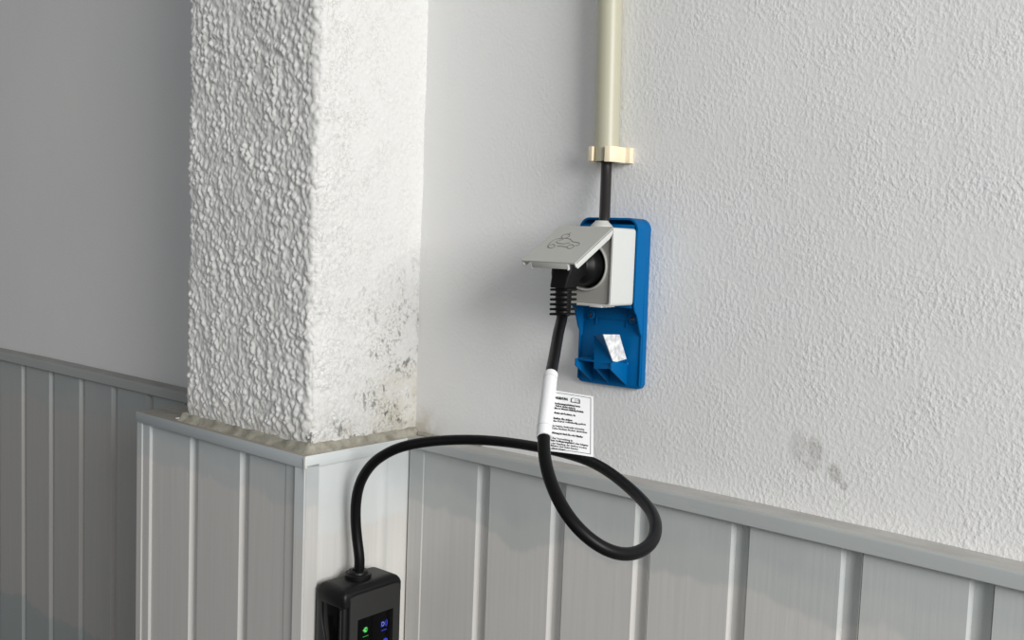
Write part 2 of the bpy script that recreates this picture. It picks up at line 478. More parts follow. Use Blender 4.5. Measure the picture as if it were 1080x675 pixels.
# pillar plaster, displaced as real relief
PCX, PCY = -0.7765, -0.1470       # front right corner of the plaster
PW = 0.2270                        # plaster width of the front
def build_pillar():
    us = [-(PW + 0.14)]
    us += list(np.linspace(-(PW + 0.12), -(PW + 0.006), 6))
    du = 0.00115
    n1 = int((PW + 0.004) / du)
    us += list(np.linspace(-(PW + 0.003), 0, n1))
    us += list(np.linspace(0, 0.152, int(0.152 / du)))[1:]
    us = np.array(us)
    zs = list(np.arange(0.985, 1.66, 0.0013)) + list(np.arange(1.665, 2.70, 0.03)) + [2.70]
    zs = np.array(zs)
    U, Z = np.meshgrid(us, zs)
    # straight box outline with a rounded front edge
    def outline(u):
        x = np.where(u < 0, np.where(u < -PW, PCX - PW * cP, PCX + u * cP), PCX - u * sP * 1.0)
        y = np.where(u < 0, np.where(u < -PW, PCY + (-u - PW) - PW * 0.0 + PW * math.sin(-PYAW), PCY + u * sP), PCY + u * cP)
        nx = np.where(u < 0, np.where(u < -PW, -1.0, 0.0), 1.0)
        ny = np.where(u < 0, np.where(u < -PW, 0.0, -1.0), 0.0)
        return x, y, nx, ny
    X, Yv, NX, NY = outline(U)
    # rounded corners: blend normals near u=0 and u=-PW
    R_ = 0.007
    for uc, (ax, ay), (bx, by) in ((0.0, (0, -1), (1, 0)), (-PW, (-1, 0), (0, -1))):
        d = np.clip((U - uc) / R_, -1, 1)
        w = (np.abs(U - uc) < R_)
        th = (d + 1) / 2
        nx = ax * (1 - th) + bx * th; ny = ay * (1 - th) + by * th
        L = np.sqrt(nx * nx + ny * ny)
        NX = np.where(w, nx / L, NX); NY = np.where(w, ny / L, NY)
        pull = np.where(w, -(1 - np.abs(d)) ** 2 * 0.0032, 0)
        X = X + NX * pull; Yv = Yv + NY * pull
    a = 1000.0
    wu = (vnoise(U * 90, Z * 90, 3) - 0.5) * 0.0045; wz = (vnoise(U * 90, Z * 90, 4) - 0.5) * 0.0045
    u1, z1 = U + wu + 5, Z + wz + 0.15 * U
    # heavy stipple: peaks elongated diagonally
    c1 = worley(u1 * 132, z1 * 112, 11)
    c2 = worley(u1 * 300 + 9, z1 * 280, 12)
    sm_ = lambda q: q * q * (3 - 2 * q)
    st = sm_(np.clip(1 - c1 / 0.72, 0, 1)) * (0.35 + 0.75 * vnoise(u1 * 132, z1 * 112, 17)) + sm_(np.clip(1 - c2 / 0.7, 0, 1)) * 0.28
    st = st * (0.45 + 0.9 * vnoise(u1 * 55, z1 * 45, 5)) + 0.35 * vnoise(u1 * 40, z1 * 30, 6) + 0.36 * vnoise(u1 * 400, z1 * 400, 8)
    front = st * 0.0030 + 0.0022 * vnoise(U * 18 + 7, Z * 14, 9)
    # side: trowelled flatter with small craters, coarser beside the corner
    cr = worley(u1 * 170, z1 * 170, 21)
    crm = np.clip((vnoise(U * 60, Z * 60, 22) - 0.30) * 3, 0, 1)
    ring = np.exp(-((cr - 0.42) / 0.10) ** 2) * crm
    fine = vnoise(u1 * 330, z1 * 330, 23) + 0.6 * vnoise(u1 * 600, z1 * 600, 24)
    nearc = np.clip(1 - U / 0.045, 0, 1)
    side = ring * 0.0010 * (0.7 + 1.2 * nearc) + fine * (0.00085 + 0.0005 * nearc) + 0.0020 * vnoise(U * 22, Z * 18, 25) + nearc * st * 0.0016
    k = np.clip((U + 0.005) / 0.010, 0, 1); k = k * k * (3 - 2 * k)
    D = front * (1 - k) + side * k
    D = np.where(U < -PW - 0.004, 0.001, D)
    D = D * np.where(Z > 1.67, 0.3, 1.0) * np.clip(0.25 + (Z - 1.002) / 0.020, 0.25, 1.0)
    # wobble of the arris
    wob = (vnoise(Z * 30, Z * 0, 31) - 0.5) * 0.004 * np.exp(-(U / 0.012) ** 2)
    X = X + NX * (D + wob); Yv = Yv + NY * D
    # the side meets the wall plane
    nr, nc = U.shape
    co = np.stack([X, Yv, Z], -1).reshape(-1, 3)
    idx = np.arange(nr * nc).reshape(nr, nc)
    q = np.stack([idx[:-1, :-1], idx[:-1, 1:], idx[1:, 1:], idx[1:, :-1]], -1).reshape(-1, 4)
    me = bpy.data.meshes.new('wall_pillar')
    me.vertices.add(len(co)); me.vertices.foreach_set('co', co.ravel())
    me.loops.add(q.size); me.loops.foreach_set('vertex_index', q.ravel())
    me.polygons.add(len(q))
    me.polygons.foreach_set('loop_start', np.arange(0, q.size, 4))
    me.polygons.foreach_set('loop_total', np.full(len(q), 4))
    me.update(calc_edges=True)
    me.validate()
    return link_mesh('wall_pillar', me, M_pillar, None, True)
pillar = build_pillar()
pillar['kind'] = 'structure'

# ---- tongued boards: profile in (along, outward) coordinates
S = 0.0972
GW = 0.0166
def board_profile(w):
    e = w - GW
    return [(0.0, -0.016), (0.0, -0.0012), (0.0008, 0.0), (e - 0.0003, 0.0), (e, -0.0004), (e + 0.0018, -0.0062), (e + 0.0060, -0.0064),
            (e + 0.0100, -0.0058), (e + 0.0130, -0.0042), (e + 0.0152, -0.0022), (e + 0.0162, -0.0006), (w - 0.0001, -0.0005), (w - 0.0001, -0.016)]

def plain_profile(w, b=0.0008):
    return [(0, -0.016), (0, -b), (b, 0), (w - b, 0), (w, -b), (w, -0.016)]

def put_profile(name, prof, org, along, out, z0, z1, mat, parent, z1b=None):
    al = Vector(along).normalized(); ou = Vector(out).normalized(); o = Vector(org)
    n = len(prof)
    vs = []
    for z in (z0, None):
        for a, b in prof:
            p = o + al * a + ou * b
            if z is None:
                f = a / max(prof[-1][0], 1e-6)
                zz = z1 if z1b is None else z1 + (z1b - z1) * f
            else:
                zz = z
            vs.append((p.x, p.y, zz))
    fs = [tuple(range(n)), tuple(range(2 * n - 1, n - 1, -1))] + [(i, (i + 1) % n, n + (i + 1) % n, n + i) for i in range(n)]
    ob = pyd(name, vs, fs, mat, parent)
    smooth_by_angle(ob.data, 0.55)
    return ob

YB = -0.0160
# right of the pillar
GR0 = -0.1763                     # left front edge of a groove
x = GR0 - 5 * S - (S - GW)
put_profile('corner_strip', plain_profile(0.0223), (-0.7618, YB - 0.0014, 0), (1, 0, 0), (0, -1, 0), 0, 0.9895, M_clad, wall)
first = True
zb = lambda xx: 0.9893 - 0.0020 * max(0, min(1, (xx + 0.75) / 0.30)) - 0.0045 * max(0, min(1.6, (xx + 0.45) / 0.32))
while x < 1.5:
    x0 = x
    if first:
        w = x0 + S - (-0.7455)
        put_profile('board', board_profile(w), (-0.7455, YB, 0), (1, 0, 0), (0, -1, 0), 0, zb(x0) + 0.003, M_clad, wall)
        first = False
    else:
        jit = random.uniform(-0.0005, 0.0005)
        put_profile('board', board_profile(S), (x0, YB + jit, 0), (1, 0, 0), (0, -1, 0), 0, zb(x0) + 0.003, M_clad, wall)
    x += S
# left of the pillar
SL = 0.0964
x = -1.6826 - (SL - GW) + 0.0 - SL * 14
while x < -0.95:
    put_profile('board', board_profile(SL), (x, YB + random.uniform(-0.0005, 0.0005), 0), (1, 0, 0), (0, -1, 0), 0, 0.985, M_clad_left_shaded, wall)
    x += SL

# cap rails of the main wall, sagging very slightly like the real ones
def cap_run(name, xs, zt, zbm, mat, parent, yo=-0.0235, org=None, along=(1, 0, 0), out=(0, -1, 0), ys=0.0):
    """xs along, zt top at wall, zbm bottom of the face"""
    al = Vector(along).normalized(); ou = Vector(out).normalized()
    o = Vector(org or (0, 0, 0))
    vs, fs = [], []
    d = -yo
    for xx, a, b in zip(xs, zt, zbm):
        prof = [(-0.004, a), (d - 0.0035, a - 0.0003), (d - 0.0012, a - 0.0010), (d - 0.0002, a - 0.0026), (d, a - 0.0040), (d, b + 0.0008), (d - 0.0008, b), (-0.004, b)]
        for q, z in prof:
            p = o + al * xx + ou * (q - ys)
            vs.append((p.x, p.y, z))
    n = 8
    for i in range(len(xs) - 1):
        for k in range(n):
            k2 = (k + 1) % n
            fs.append((i * n + k, i * n + k2, (i + 1) * n + k2, (i + 1) * n + k))
    fs.append(tuple(range(n))); fs.append(tuple(range(len(xs) * n - 1, (len(xs) - 1) * n - 1, -1)))
    ob = pyd(name, vs, fs, mat, parent)
    smooth_by_angle(ob.data, 0.5)
    return ob

xs = np.linspace(-0.762, 1.5, 70)
ztop = np.interp(xs, [-0.762, -0.60, -0.449, -0.40, -0.355, -0.2116, -0.1442, 1.5], [1.0003, 1.0018, 1.0025, 1.0023, 1.0017, 0.9995, 0.998, 0.995])
zbot = np.interp(xs, [-0.762, -0.7319, -0.662, -0.4349, -0.2041, -0.1385, 1.5], [0.9896, 0.9893, 0.9885, 0.9867, 0.9838, 0.9828, 0.979])
cap_run('cap_rail', xs, ztop, zbot, M_cap, wall)
xs = np.linspace(-3.2, -0.98, 50)
ztop = np.interp(xs, [-3.2, -1.798, -1.6251, -1.4721, -1.2159, -0.98], [1.0, 0.9997, 1.0003, 0.9993, 0.9974, 0.996])
zbot = np.interp(xs, [-3.2, -1.7464, -1.1895, -0.98], [0.985, 0.9846, 0.9822, 0.9815])
cap_run('cap_rail', xs, ztop, zbot, M_cap_left_shaded, wall)

# pillar cladding frames: F(x) along front (negative = left), S(y) along side toward the wall
FO = Vector((-0.7640, -0.1640, 0))            # outer cladding corner (cap face)
fal = Vector((-cP, -sP, 0))                    # corner -> left along the front
fout = Vector((sP, -cP, 0)) * 1.0
sal = Vector((-sP, cP, 0))                     # corner -> wall along the side
sout = Vector((cP, sP, 0))
INS = 0.0055                                   # boards sit this much behind the cap face
# front cap + side cap
fl = 0.3275
def capseg(name, org, al, ou, L, depth, mat, zt, zb_, ext0=0.0):
    n = 24
    xs = np.linspace(-ext0, L, n)
    return cap_run(name, xs, np.interp(xs, [0, L], zt), np.interp(xs, [0, L], zb_), mat, pillar, yo=-depth, org=org, along=al, out=ou)
# (front runs left from the corner; profile outward)
o_ = FO - fout * 0.024
# mitred: build front cap and side cap as prisms with a shared corner
def cap_prism(name, p_out0, p_out1, p_in1, p_in0, zt0, zt1, zb0, zb1, mat, bevel=0.0010):
    pts = [(p_out0, zt0, zb0), (p_out1, zt1, zb1), (p_in1, zt1, zb1), (p_in0, zt0, zb0)]
    vs = [(p.x, p.y, zb) for p, zt, zb in pts] + [(p.x, p.y, zt) for p, zt, zb in pts]
    fs = [(0, 3, 2, 1), (4, 5, 6, 7), (0, 1, 5, 4), (1, 2, 6, 5), (2, 3, 7, 6), (3, 0, 4, 7)]
    return pyd(name, vs, fs, mat, pillar, smooth=True, bevel=bevel, seg=2)
c_out = FO.copy()
l_out = FO + fal * fl
c_in = FO - fout * 0.034 - sout * 0.030
l_in = l_out - fout * 0.034
l_end = Vector((l_out.x, 0.0, 0))
l_end_in = Vector((l_out.x + 0.10, 0.0, 0))
l_in2 = Vector((l_out.x + 0.10, l_out.y + 0.034, 0))
w_out = FO + sal * 0.1640
w_in = w_out - sout * 0.030
cap_prism('cap_rail', c_out, l_out, l_in, c_in, 0.9988, 0.9989, 0.9854, 0.9861, M_cap_pillar)
cap_prism('cap_rail', w_out, c_out, c_in, w_in, 0.9996, 0.9988, 0.9870, 0.9854, M_cap_side_lit)
cap_prism('cap_rail', l_out, l_end, l_end_in, l_in2, 0.9989, 0.9985, 0.9861, 0.9855, M_cap_pillar)

# boards on the pillar front: corner strip, three boards, left corner strip
def fpt(s, ins=INS):
    return FO + fal * s - fout * ins
fr = -fal                                      # left -> right
def front_piece(name, sl, sr, prof, ins, mat):
    return put_profile(name, prof, fpt(sl, ins), fr, fout, 0, 0.9885, mat, pillar)
# s is measured from the corner to the left
gl1, gl2 = 0.2160, 0.1180                      # left edges of the two grooves
front_piece('corner_strip', 0.0365, 0.0, plain_profile(0.0185), 0.0045, M_clad_pillar)
front_piece('corner_strip', 0.0180, 0.0, plain_profile(0.0180), 0.0020, M_clad_pillar)
front_piece('board', gl2 - GW + 0.0, 0.0375, [(0, -0.016), (0, -0.001), (0.0008, 0), (gl2 - GW - 0.0367, 0), (gl2 - GW - 0.0367, -0.016)], INS, M_clad_pillar)
front_piece('board', gl1 - GW, gl2, board_profile(gl1 - gl2), INS, M_clad_pillar)
front_piece('board', 0.3140, gl1, board_profile(0.3140 - (gl1 - GW)), INS, M_clad_pillar)
front_piece('corner_strip', fl - 0.0015, 0, plain_profile(0.0120), 0.0010, M_clad_pillar)
front_piece('corner_strip', fl - 0.0130, 0, plain_profile(0.0165, 0.0012), 0.0024, M_clad_pillar)
# left return of the pillar cladding
put_profile('board', plain_profile(0.150), (l_out.x + 0.0015, 0.0, 0), (0, -1, 0), (-1, 0, 0), 0, 0.9885, M_clad_pillar, pillar)

# pillar side boards
def side_piece(name, s0, prof, ins, mat):
    return put_profile(name, prof, FO + sal * s0 - sout * ins, sal, sout, 0, 0.9885, mat, pillar)
side_piece('corner_strip', 0.0012, plain_profile(0.0188), 0.0012, M_clad_side_lit)
side_piece('board', 0.0205, board_profile(0.0972), 0.0040, M_clad_side_lit)
side_piece('board', 0.1178, plain_profile(0.0462), 0.0040, M_clad_side_lit)

# sealant fillet at the pillar foot, following the plaster (front and side)
def caulk():
    path = []
    for s in np.linspace(PW + 0.004, 0.0, 90):
        path.append((Vector((PCX - s * cP, PCY - s * sP, 0)), Vector((0, -1, 0))))
    for k in range(1, 6):
        a = k / 6 * math.pi / 2
        path.append((Vector((PCX, PCY, 0)), Vector((math.sin(a), -math.cos(a), 0))))
    for s in np.linspace(0.0, 0.146, 60):
        path.append((Vector((PCX - s * sP, PCY + s * cP, 0)), Vector((1, 0, 0))))
    vs, fs = [], []
    rr = np.random.RandomState(3)
    hN = np.convolve(rr.rand(len(path) + 8), np.ones(5) / 5, 'same')[4:-4]
    wN = np.convolve(rr.rand(len(path) + 16), np.ones(9) / 9, 'same')[8:-8]
    hJ = rr.rand(len(path))
    for i, (p, n) in enumerate(path):
        H = 0.0055 + 0.0050 * hN[i]
        W = 0.0088 + 0.002 * wN[i]
        prof = [(-0.004, H + 0.001), (0.0045, H), (0.0060, H * 0.62), (0.0080, H * 0.30), (W, 0.0012), (W + 0.003, -0.002)]
        for a, b in prof:
            q = p + n * a
            vs.append((q.x, q.y, 0.9990 + b))
    m_ = 6
    for i in range(len(path) - 1):
        for k in range(m_ - 1):
            fs.append((i * m_ + k, i * m_ + k + 1, (i + 1) * m_ + k + 1, (i + 1) * m_ + k))
    o = pyd('sealant_bead', vs, fs, M_caulk, pillar, smooth=False)
    o.data.polygons.foreach_set('use_smooth', [True] * len(o.data.polygons))
caulk()
# thin seam of sealant between the main cap and the wall beside the pillar
tube('sealant_bead', catmull([(-0.760, -0.004, 1.0015), (-0.73, -0.003, 1.0010), (-0.70, -0.001, 1.0012), (-0.67, 0.0, 1.0012)], 6), 0.0030, M_caulk, wall, seg=8)

# flaking filler at the mitre of the cap and on the far corner
pyd('paint_flake', [(-0.7650, -0.1650, 0.9975), (-0.7632, -0.1650, 0.9980), (-0.7628, -0.1650, 0.9880), (-0.7636, -0.1651, 0.9740), (-0.7640, -0.1650, 0.9755), (-0.7646, -0.1650, 0.9870),
                    (-0.7640, -0.1636, 0.9925)],
    [(0, 1, 6), (1, 2, 6), (2, 3, 6), (3, 4, 6), (4, 5, 6), (5, 0, 6), (0, 1, 2, 3, 4, 5)], M_chip, pillar)
bm = bmesh.new(); bmesh.ops.create_icosphere(bm, subdivisions=2, radius=0.0028)
for v in bm.verts:
    v.co = Vector((v.co.x * 1.5, v.co.y * 0.9, v.co.z * 0.45)) * (1 + random.uniform(-0.2, 0.2))
me = bpy.data.meshes.new('plaster_crumb'); bm.to_mesh(me); bm.free()
o = link_mesh('plaster_crumb', me, M_chip, pillar); o.location = (-1.0135, -0.146, 1.0000)

# ------------------------------------------------------------------ conduit, clip and supply cable
cd = thing('cable_conduit', 'cream plastic conduit pipe running up the white wall', 'conduit', (-0.5200, -0.0135, 1.2985))
top_c, bot_c = Vector((-0.5235, -0.0135, 1.4480)), Vector((-0.5195, -0.0135, 1.2985))
dirc = (top_c - bot_c) / (top_c.z - bot_c.z)
R0 = 0.0118
prof = [(R0 - 0.0016, 0.004), (R0 - 0.0014, 0.0), (R0, 0.0002), (R0, 1.25), (R0 - 0.0016, 1.25)]
ax = dirc.normalized()
o = lathe('pipe', [(R0 - 0.0016, 0.03), (R0 - 0.0016, 0.0), (R0, 0.0), (R0, 1.30), (0.001, 1.30)], bot_c, ax, M_conduit, None, seg=48)
adopt(o, cd)

cl = thing('conduit_clip', 'peach-cream plastic saddle clip at the lower end of the conduit', 'clip', (-0.5195, 0.0, 1.3045))
zc0, zc1 = 1.2975, 1.3120
def clip_poly(pts2, z0, z1, name):
    return prism(name, [(x, y, z0) for x, y in pts2], (0, 0, z1 - z0), M_clip, None, bevel=0.0004)
cx0 = -0.5195
right = [(cx0 + 0.0215, -0.0002), (cx0 + 0.0215, -0.0065), (cx0 + 0.0190, -0.0070), (cx0 + 0.0165, -0.0075), (cx0 + 0.0150, -0.0215),
         (cx0 + 0.0120, -0.0265), (cx0 + 0.0070, -0.0280), (cx0 + 0.0065, -0.0250), (cx0 + 0.0105, -0.0205), (cx0 + 0.0124, -0.0135), (cx0 + 0.0100, -0.0040), (cx0 + 0.002, -0.0012), (cx0 + 0.002, -0.0002)]
left = [(2 * cx0 - a, b) for a, b in right]
adopt(clip_poly(right, zc0, zc1, 'jaw'), cl)
adopt(clip_poly(left, zc0 + 0.001, zc1, 'jaw'), cl)
adopt(box('base_plate', (cx0 - 0.0040, -0.0012, zc0), (cx0 + 0.0040, -0.0002, zc1), M_clip, None, 0.0002), cl)

sup = thing('supply_cable', 'short dark grey round cable from the conduit end into the socket gland', 'cable', (-0.5175, -0.015, 1.255))
o = tube('cable_sheath', catmull([(-0.5210, -0.0140, 1.3300), (-0.5190, -0.0145, 1.3100), (-0.5172, -0.0165, 1.2900), (-0.5120, -0.0240, 1.2660), (-0.5060, -0.0330, 1.2440), (-0.5050, -0.0360, 1.2300)], 8),
         0.0051, M_supply, None, seg=20)
adopt(o, sup)

# ------------------------------------------------------------------ blue bracket
br = thing('mounting_bracket', 'bright blue plastic back plate with cable hook screwed to the wall behind the socket', 'bracket', (-0.5075, 0.0, 1.087))
def outline_round(pts, r, n=5):
    """round the corners of a 2-D polygon"""
    out = []
    N = len(pts)
    for i in range(N):
        p = Vector(pts[i]); a = Vector(pts[i - 1]); b = Vector(pts[(i + 1) % N])
        rr = r[i] if isinstance(r, (list, tuple)) else r
        if rr <= 0:
            out.append(tuple(p)); continue
        da = (a - p).normalized(); db = (b - p).normalized()
        rr = min(rr, (a - p).length * 0.45, (b - p).length * 0.45)
        for k in range(n + 1):
            t_ = k / n
            q = (p + da * rr) * (1 - t_) ** 2 + p * 2 * t_ * (1 - t_) + (p + db * rr) * t_ ** 2
            out.append(tuple(q))
    return out
# lower thin plate
TH, TL = 0.0235, 0.0070
low_pts = [(-0.5462, 1.0868), (-0.4738, 1.0868), (-0.4745, 1.1560), (-0.5462, 1.1560)]
poly = outline_round(low_pts, [0.006, 0.006, 0, 0])
adopt(prism('lower_plate', [(a, 0.0, b) for a, b in poly], (0, -TL, 0), M_blue, None, bevel=0.0008), br)
# upper deep frame around the socket: side cheeks follow a step down to the lower plate
up_pts = [(-0.5462, 1.1500), (-0.4745, 1.1500), (-0.4756, 1.2455), (-0.5405, 1.2455)]
poly = outline_round(up_pts, [0, 0, 0.010, 0.014])
adopt(prism('upper_frame', [(a, 0.0, b) for a, b in poly], (0, -TL - 0.001, 0), M_blue, None, bevel=0.0008), br)
# rim wall running up both sides and over the top
def rim(pts_in, pts_out, d):
    pass
def cheek(x_out, x_in, flip):
    # profile in (y,z): deep above 1.160, easing to the thin plate by 1.140
    prof = [(0.0, 1.0900), (-TL - 0.0012, 1.0900), (-TL - 0.0012, 1.1370), (-TL - 0.0045, 1.1415), (-0.0175, 1.1560), (-0.0215, 1.1600), (-TH, 1.1650), (-TH, 1.2370), (-0.0, 1.2370)]
    return prism('side_rim', [(x_out, y, z) for y, z in prof], (x_in - x_out, 0, 0), M_blue, None, bevel=0.0006)
adopt(cheek(-0.4752, -0.4771, 1), br)
lprof = [(0.0, 1.0900), (-TL - 0.0012, 1.0900), (-TL - 0.0012, 1.1370), (-TL - 0.0045, 1.1415), (-0.0175, 1.1560), (-0.0215, 1.1600), (-TH, 1.1650), (-TH, 1.2370), (0.0, 1.2370)]
def lx(z):
    return -0.5462 + 0.0062 * max(0.0, min(1.0, (z - 1.165) / 0.072))
nL = len(lprof)
vs = [(lx(z), y, z) for y, z in lprof] + [(lx(z) + 0.0019, y, z) for y, z in lprof]
fs = [tuple(range(nL)), tuple(range(2 * nL - 1, nL - 1, -1))] + [(i, (i + 1) % nL, nL + (i + 1) % nL, nL + i) for i in range(nL)]
adopt(pyd('side_rim', vs, fs, M_blue, None, smooth=True, bevel=0.0004), br)
def arc(cx, cz, r, a0, a1, n=8):
    return [(cx + r * math.cos(a0 + (a1 - a0) * k / n), cz + r * math.sin(a0 + (a1 - a0) * k / n)) for k in range(n + 1)]
outer = arc(-0.4862, 1.2350, 0.0110, 0, math.pi / 2) + arc(-0.5290, 1.2350, 0.0110, math.pi / 2, math.pi)
inner = arc(-0.4862, 1.2350, 0.0091, 0, math.pi / 2) + arc(-0.5290, 1.2350, 0.0091, math.pi / 2, math.pi)
vs, fs = [], []
n = len(outer)
for (a, b) in outer: vs.append((a, 0.0, b))
for (a, b) in outer: vs.append((a, -TH, b))
for (a, b) in inner: vs.append((a, 0.0, b))
for (a, b) in inner: vs.append((a, -TH, b))
for i in range(n - 1):
    fs += [(i, i + 1, n + i + 1, n + i), (2 * n + i, 3 * n + i, 3 * n + i + 1, 2 * n + i + 1), (n + i, n + i + 1, 3 * n + i + 1, 3 * n + i), (i, 2 * n + i, 2 * n + i + 1, i + 1)]
fs += [(0, n, 3 * n, 2 * n), (n - 1, 3 * n - 1, 4 * n - 1, 2 * n - 1)]
adopt(pyd('top_rim', vs, fs, M_blue, None, smooth=True), br)
# inner mounting pad the socket screws on to
adopt(box('mounting_pad', (-0.5380, -TH + 0.0004, 1.163), (-0.4790, -TL, 1.2400), M_blue, None, 0.001), br)
for sx0, sz0 in ((-0.5330, 1.1530), (-0.4860, 1.1520)):
    b_ = lathe('screw_boss', [(0.0046, 0), (0.0046, 0.0016), (0.0038, 0.0022), (0.0026, 0.0022), (0.0024, 0.0006), (0.0001, 0.0006)], (sx0, -TL, sz0), (0, -1, 0), M_blue, None, seg=24)
    adopt(b_, br)
    s_ = lathe('screw', [(0.0021, 0.0), (0.0021, 0.0012), (0.0012, 0.0017), (0.0001, 0.0017)], (sx0, -TL - 0.0006, sz0), (0, -1, 0), M_steel, None, seg=16)
    s_.parent = b_
# shallow ribs beside the bosses
for rx in (-0.5265, -0.4925):
    adopt(box('stiffening_rib', (rx - 0.0004, -TL - 0.0016, 1.1440), (rx + 0.0004, -TL, 1.1640), M_blue, None, 0.0002), br)
# cable hook: leaning front wall with gussets
XR, XM, XL = -0.4905, -0.5105, -0.5300
hook_prof = [(-0.0360, 1.1370), (-0.0290, 1.1120), (-0.0290, 1.1030), (-TL, 1.0885), (-TL, 1.0900), (-0.0265, 1.1040), (-0.0265, 1.1120), (-0.0335, 1.1370)]
hw = [(XM, -0.0350, 1.1365), (XR, -0.0513, 1.1397), (XR, -0.0325, 1.1139), (XR, -0.0352, 1.1070), (XM, -0.0325, 1.1046)]
vs = hw + [(x_, y_ + 0.0014, z_) for x_, y_, z_ in hw]
fs = [(0, 1, 2), (0, 2, 4), (2, 3, 4), (5, 7, 6), (5, 9, 7), (7, 9, 8)] + [(i, (i + 1) % 5, 5 + (i + 1) % 5, 5 + i) for i in range(5)]
adopt(pyd('hook_wall', vs, fs, M_blue, None), br)
for i_, (xx, yo) in enumerate(((XL, -0.0353), (XM, -0.0325), (XR, -0.0352))):
    ply = [(-TL, 1.0890), (yo, 1.1060), (yo, 1.1125), (-TL, 1.1150)]
    adopt(prism('hook_gusset', [(xx - 0.0008, y, z) for y, z in ply], (0.0016, 0, 0), M_blue, None, bevel=0.0003), br)
adopt(prism('hook_floor', [(XL, y, z) for y, z in [(-TL, 1.1150), (-0.0330, 1.1125), (-0.0330, 1.1110), (-TL, 1.1130)]], (XR - XL, 0, 0), M_blue, None, bevel=0.0002), br)
w_ = prism('cheek_window', [(XR - 0.0006, y, z) for y, z in [(-0.0510, 1.1397), (-0.0235, 1.1382), (-0.0060, 1.1090), (-0.0325, 1.1139)]], (0.0014, 0, 0), M_insert, None, bevel=0.0003)
w_['label'] = 'frosted white slanted insert'
adopt(w_, br)

# ------------------------------------------------------------------ socket
sk = thing('wall_socket', 'light grey surface-mounted power socket with lifted lid, in front of the blue bracket', 'socket', (-0.506, -0.024, 1.166))
BX0, BX1, BZ0, BZ1 = -0.5345, -0.4772, 1.1660, 1.2362
BYB, BYF = -0.0240, -0.0612
# housing: hollow box with open front
po = outline_round([(BX0, BZ0), (BX1, BZ0), (BX1, BZ1), (BX0, BZ1)], 0.0035, 4)
pi_ = outline_round([(BX0 + 0.0016, BZ0 + 0.0016), (BX1 - 0.0016, BZ0 + 0.0016), (BX1 - 0.0016, BZ1 - 0.0016), (BX0 + 0.0016, BZ1 - 0.0016)], 0.0025, 4)
n = len(po)
vs = [(a, BYB, b) for a, b in po] + [(a, BYF, b) for a, b in po] + [(a, BYF, b) for a, b in pi_] + [(a, BYF + 0.006, b) for a, b in pi_]
fs = [tuple(range(n))]
for lv in range(3):
    for i in range(n):
        j = (i + 1) % n
        fs.append((lv * n + i, lv * n + j, (lv + 1) * n + j, (lv + 1) * n + i))
adopt(pyd('housing', vs, fs, M_socket, None, smooth=True), sk)
# front plate with round well
CXS, CZS = -0.5052, 1.2010
rw = 0.0205
vs, fs = [], []
segn = 48
def sq(t_):
    c, s = math.cos(t_), math.sin(t_)
    hx, hz = (BX1 - BX0) / 2 - 0.0018, (BZ1 - BZ0) / 2 - 0.0018
    k = min(hx / abs(c) if abs(c) > 1e-6 else 9, hz / abs(s) if abs(s) > 1e-6 else 9)
    return ((BX0 + BX1) / 2 + c * k, (BZ0 + BZ1) / 2 + s * k)
angs = sorted(set([2 * math.pi * k / segn for k in range(segn)] + [math.atan2(sz * ((BZ1 - BZ0) / 2 - 0.0018), sx * ((BX1 - BX0) / 2 - 0.0018)) % (2 * math.pi) for sx in (-1, 1) for sz in (-1, 1)]))
segn = len(angs)
yf = BYF + 0.0022
rings = [('sq', yf), (rw + 0.0022, yf), (rw + 0.0018, yf - 0.0022), (rw, yf - 0.0022), (rw - 0.0006, yf + 0.017), (0.0001, yf + 0.017)]
for r_, yy in rings:
    for a in angs:
        if r_ == 'sq':
            q = sq(a); vs.append((q[0], yy, q[1]))
        else:
            vs.append((CXS + r_ * math.cos(a), yy, CZS + r_ * math.sin(a)))
for i in range(len(rings) - 1):
    for k in range(segn):
        k2 = (k + 1) % segn
        fs.append((i * segn + k, i * segn + k2, (i + 1) * segn + k2, (i + 1) * segn + k))
fp = pyd('front_plate', vs, fs, M_socket_front, None, smooth=True)
fp['label'] = 'darker grey front with round well'
adopt(fp, sk)
adopt(tube('well_rim', [(CXS + (rw + 0.0012) * math.cos(a), yf - 0.0020, CZS + (rw + 0.0012) * math.sin(a)) for a in [2 * math.pi * k / 48 for k in range(48)]], 0.0009, M_lid, None, seg=8, closed=True), sk)
# bottom latch lugs
adopt(box('latch_lug', (-0.4995, BYF - 0.0004, BZ0 - 0.0016), (-0.4860, BYF + 0.0100, BZ0 + 0.0004), M_socket, None, 0.0004), sk)
adopt(box('latch_lug', (-0.5290, BYF + 0.0005, BZ0 - 0.0010), (-0.4820, BYF + 0.0150, BZ0 + 0.0004), M_socket, None, 0.0004), sk)
# cable gland dome on top
adopt(lathe('cable_gland', [(0.0105, 0.0), (0.0103, 0.0020), (0.0085, 0.0040), (0.0068, 0.0056), (0.0058, 0.0070), (0.0051, 0.0070), (0.0050, 0.004)], (-0.5055, -0.0380, BZ1 - 0.0006), (0, 0, 1), M_gland, None, seg=32), sk)
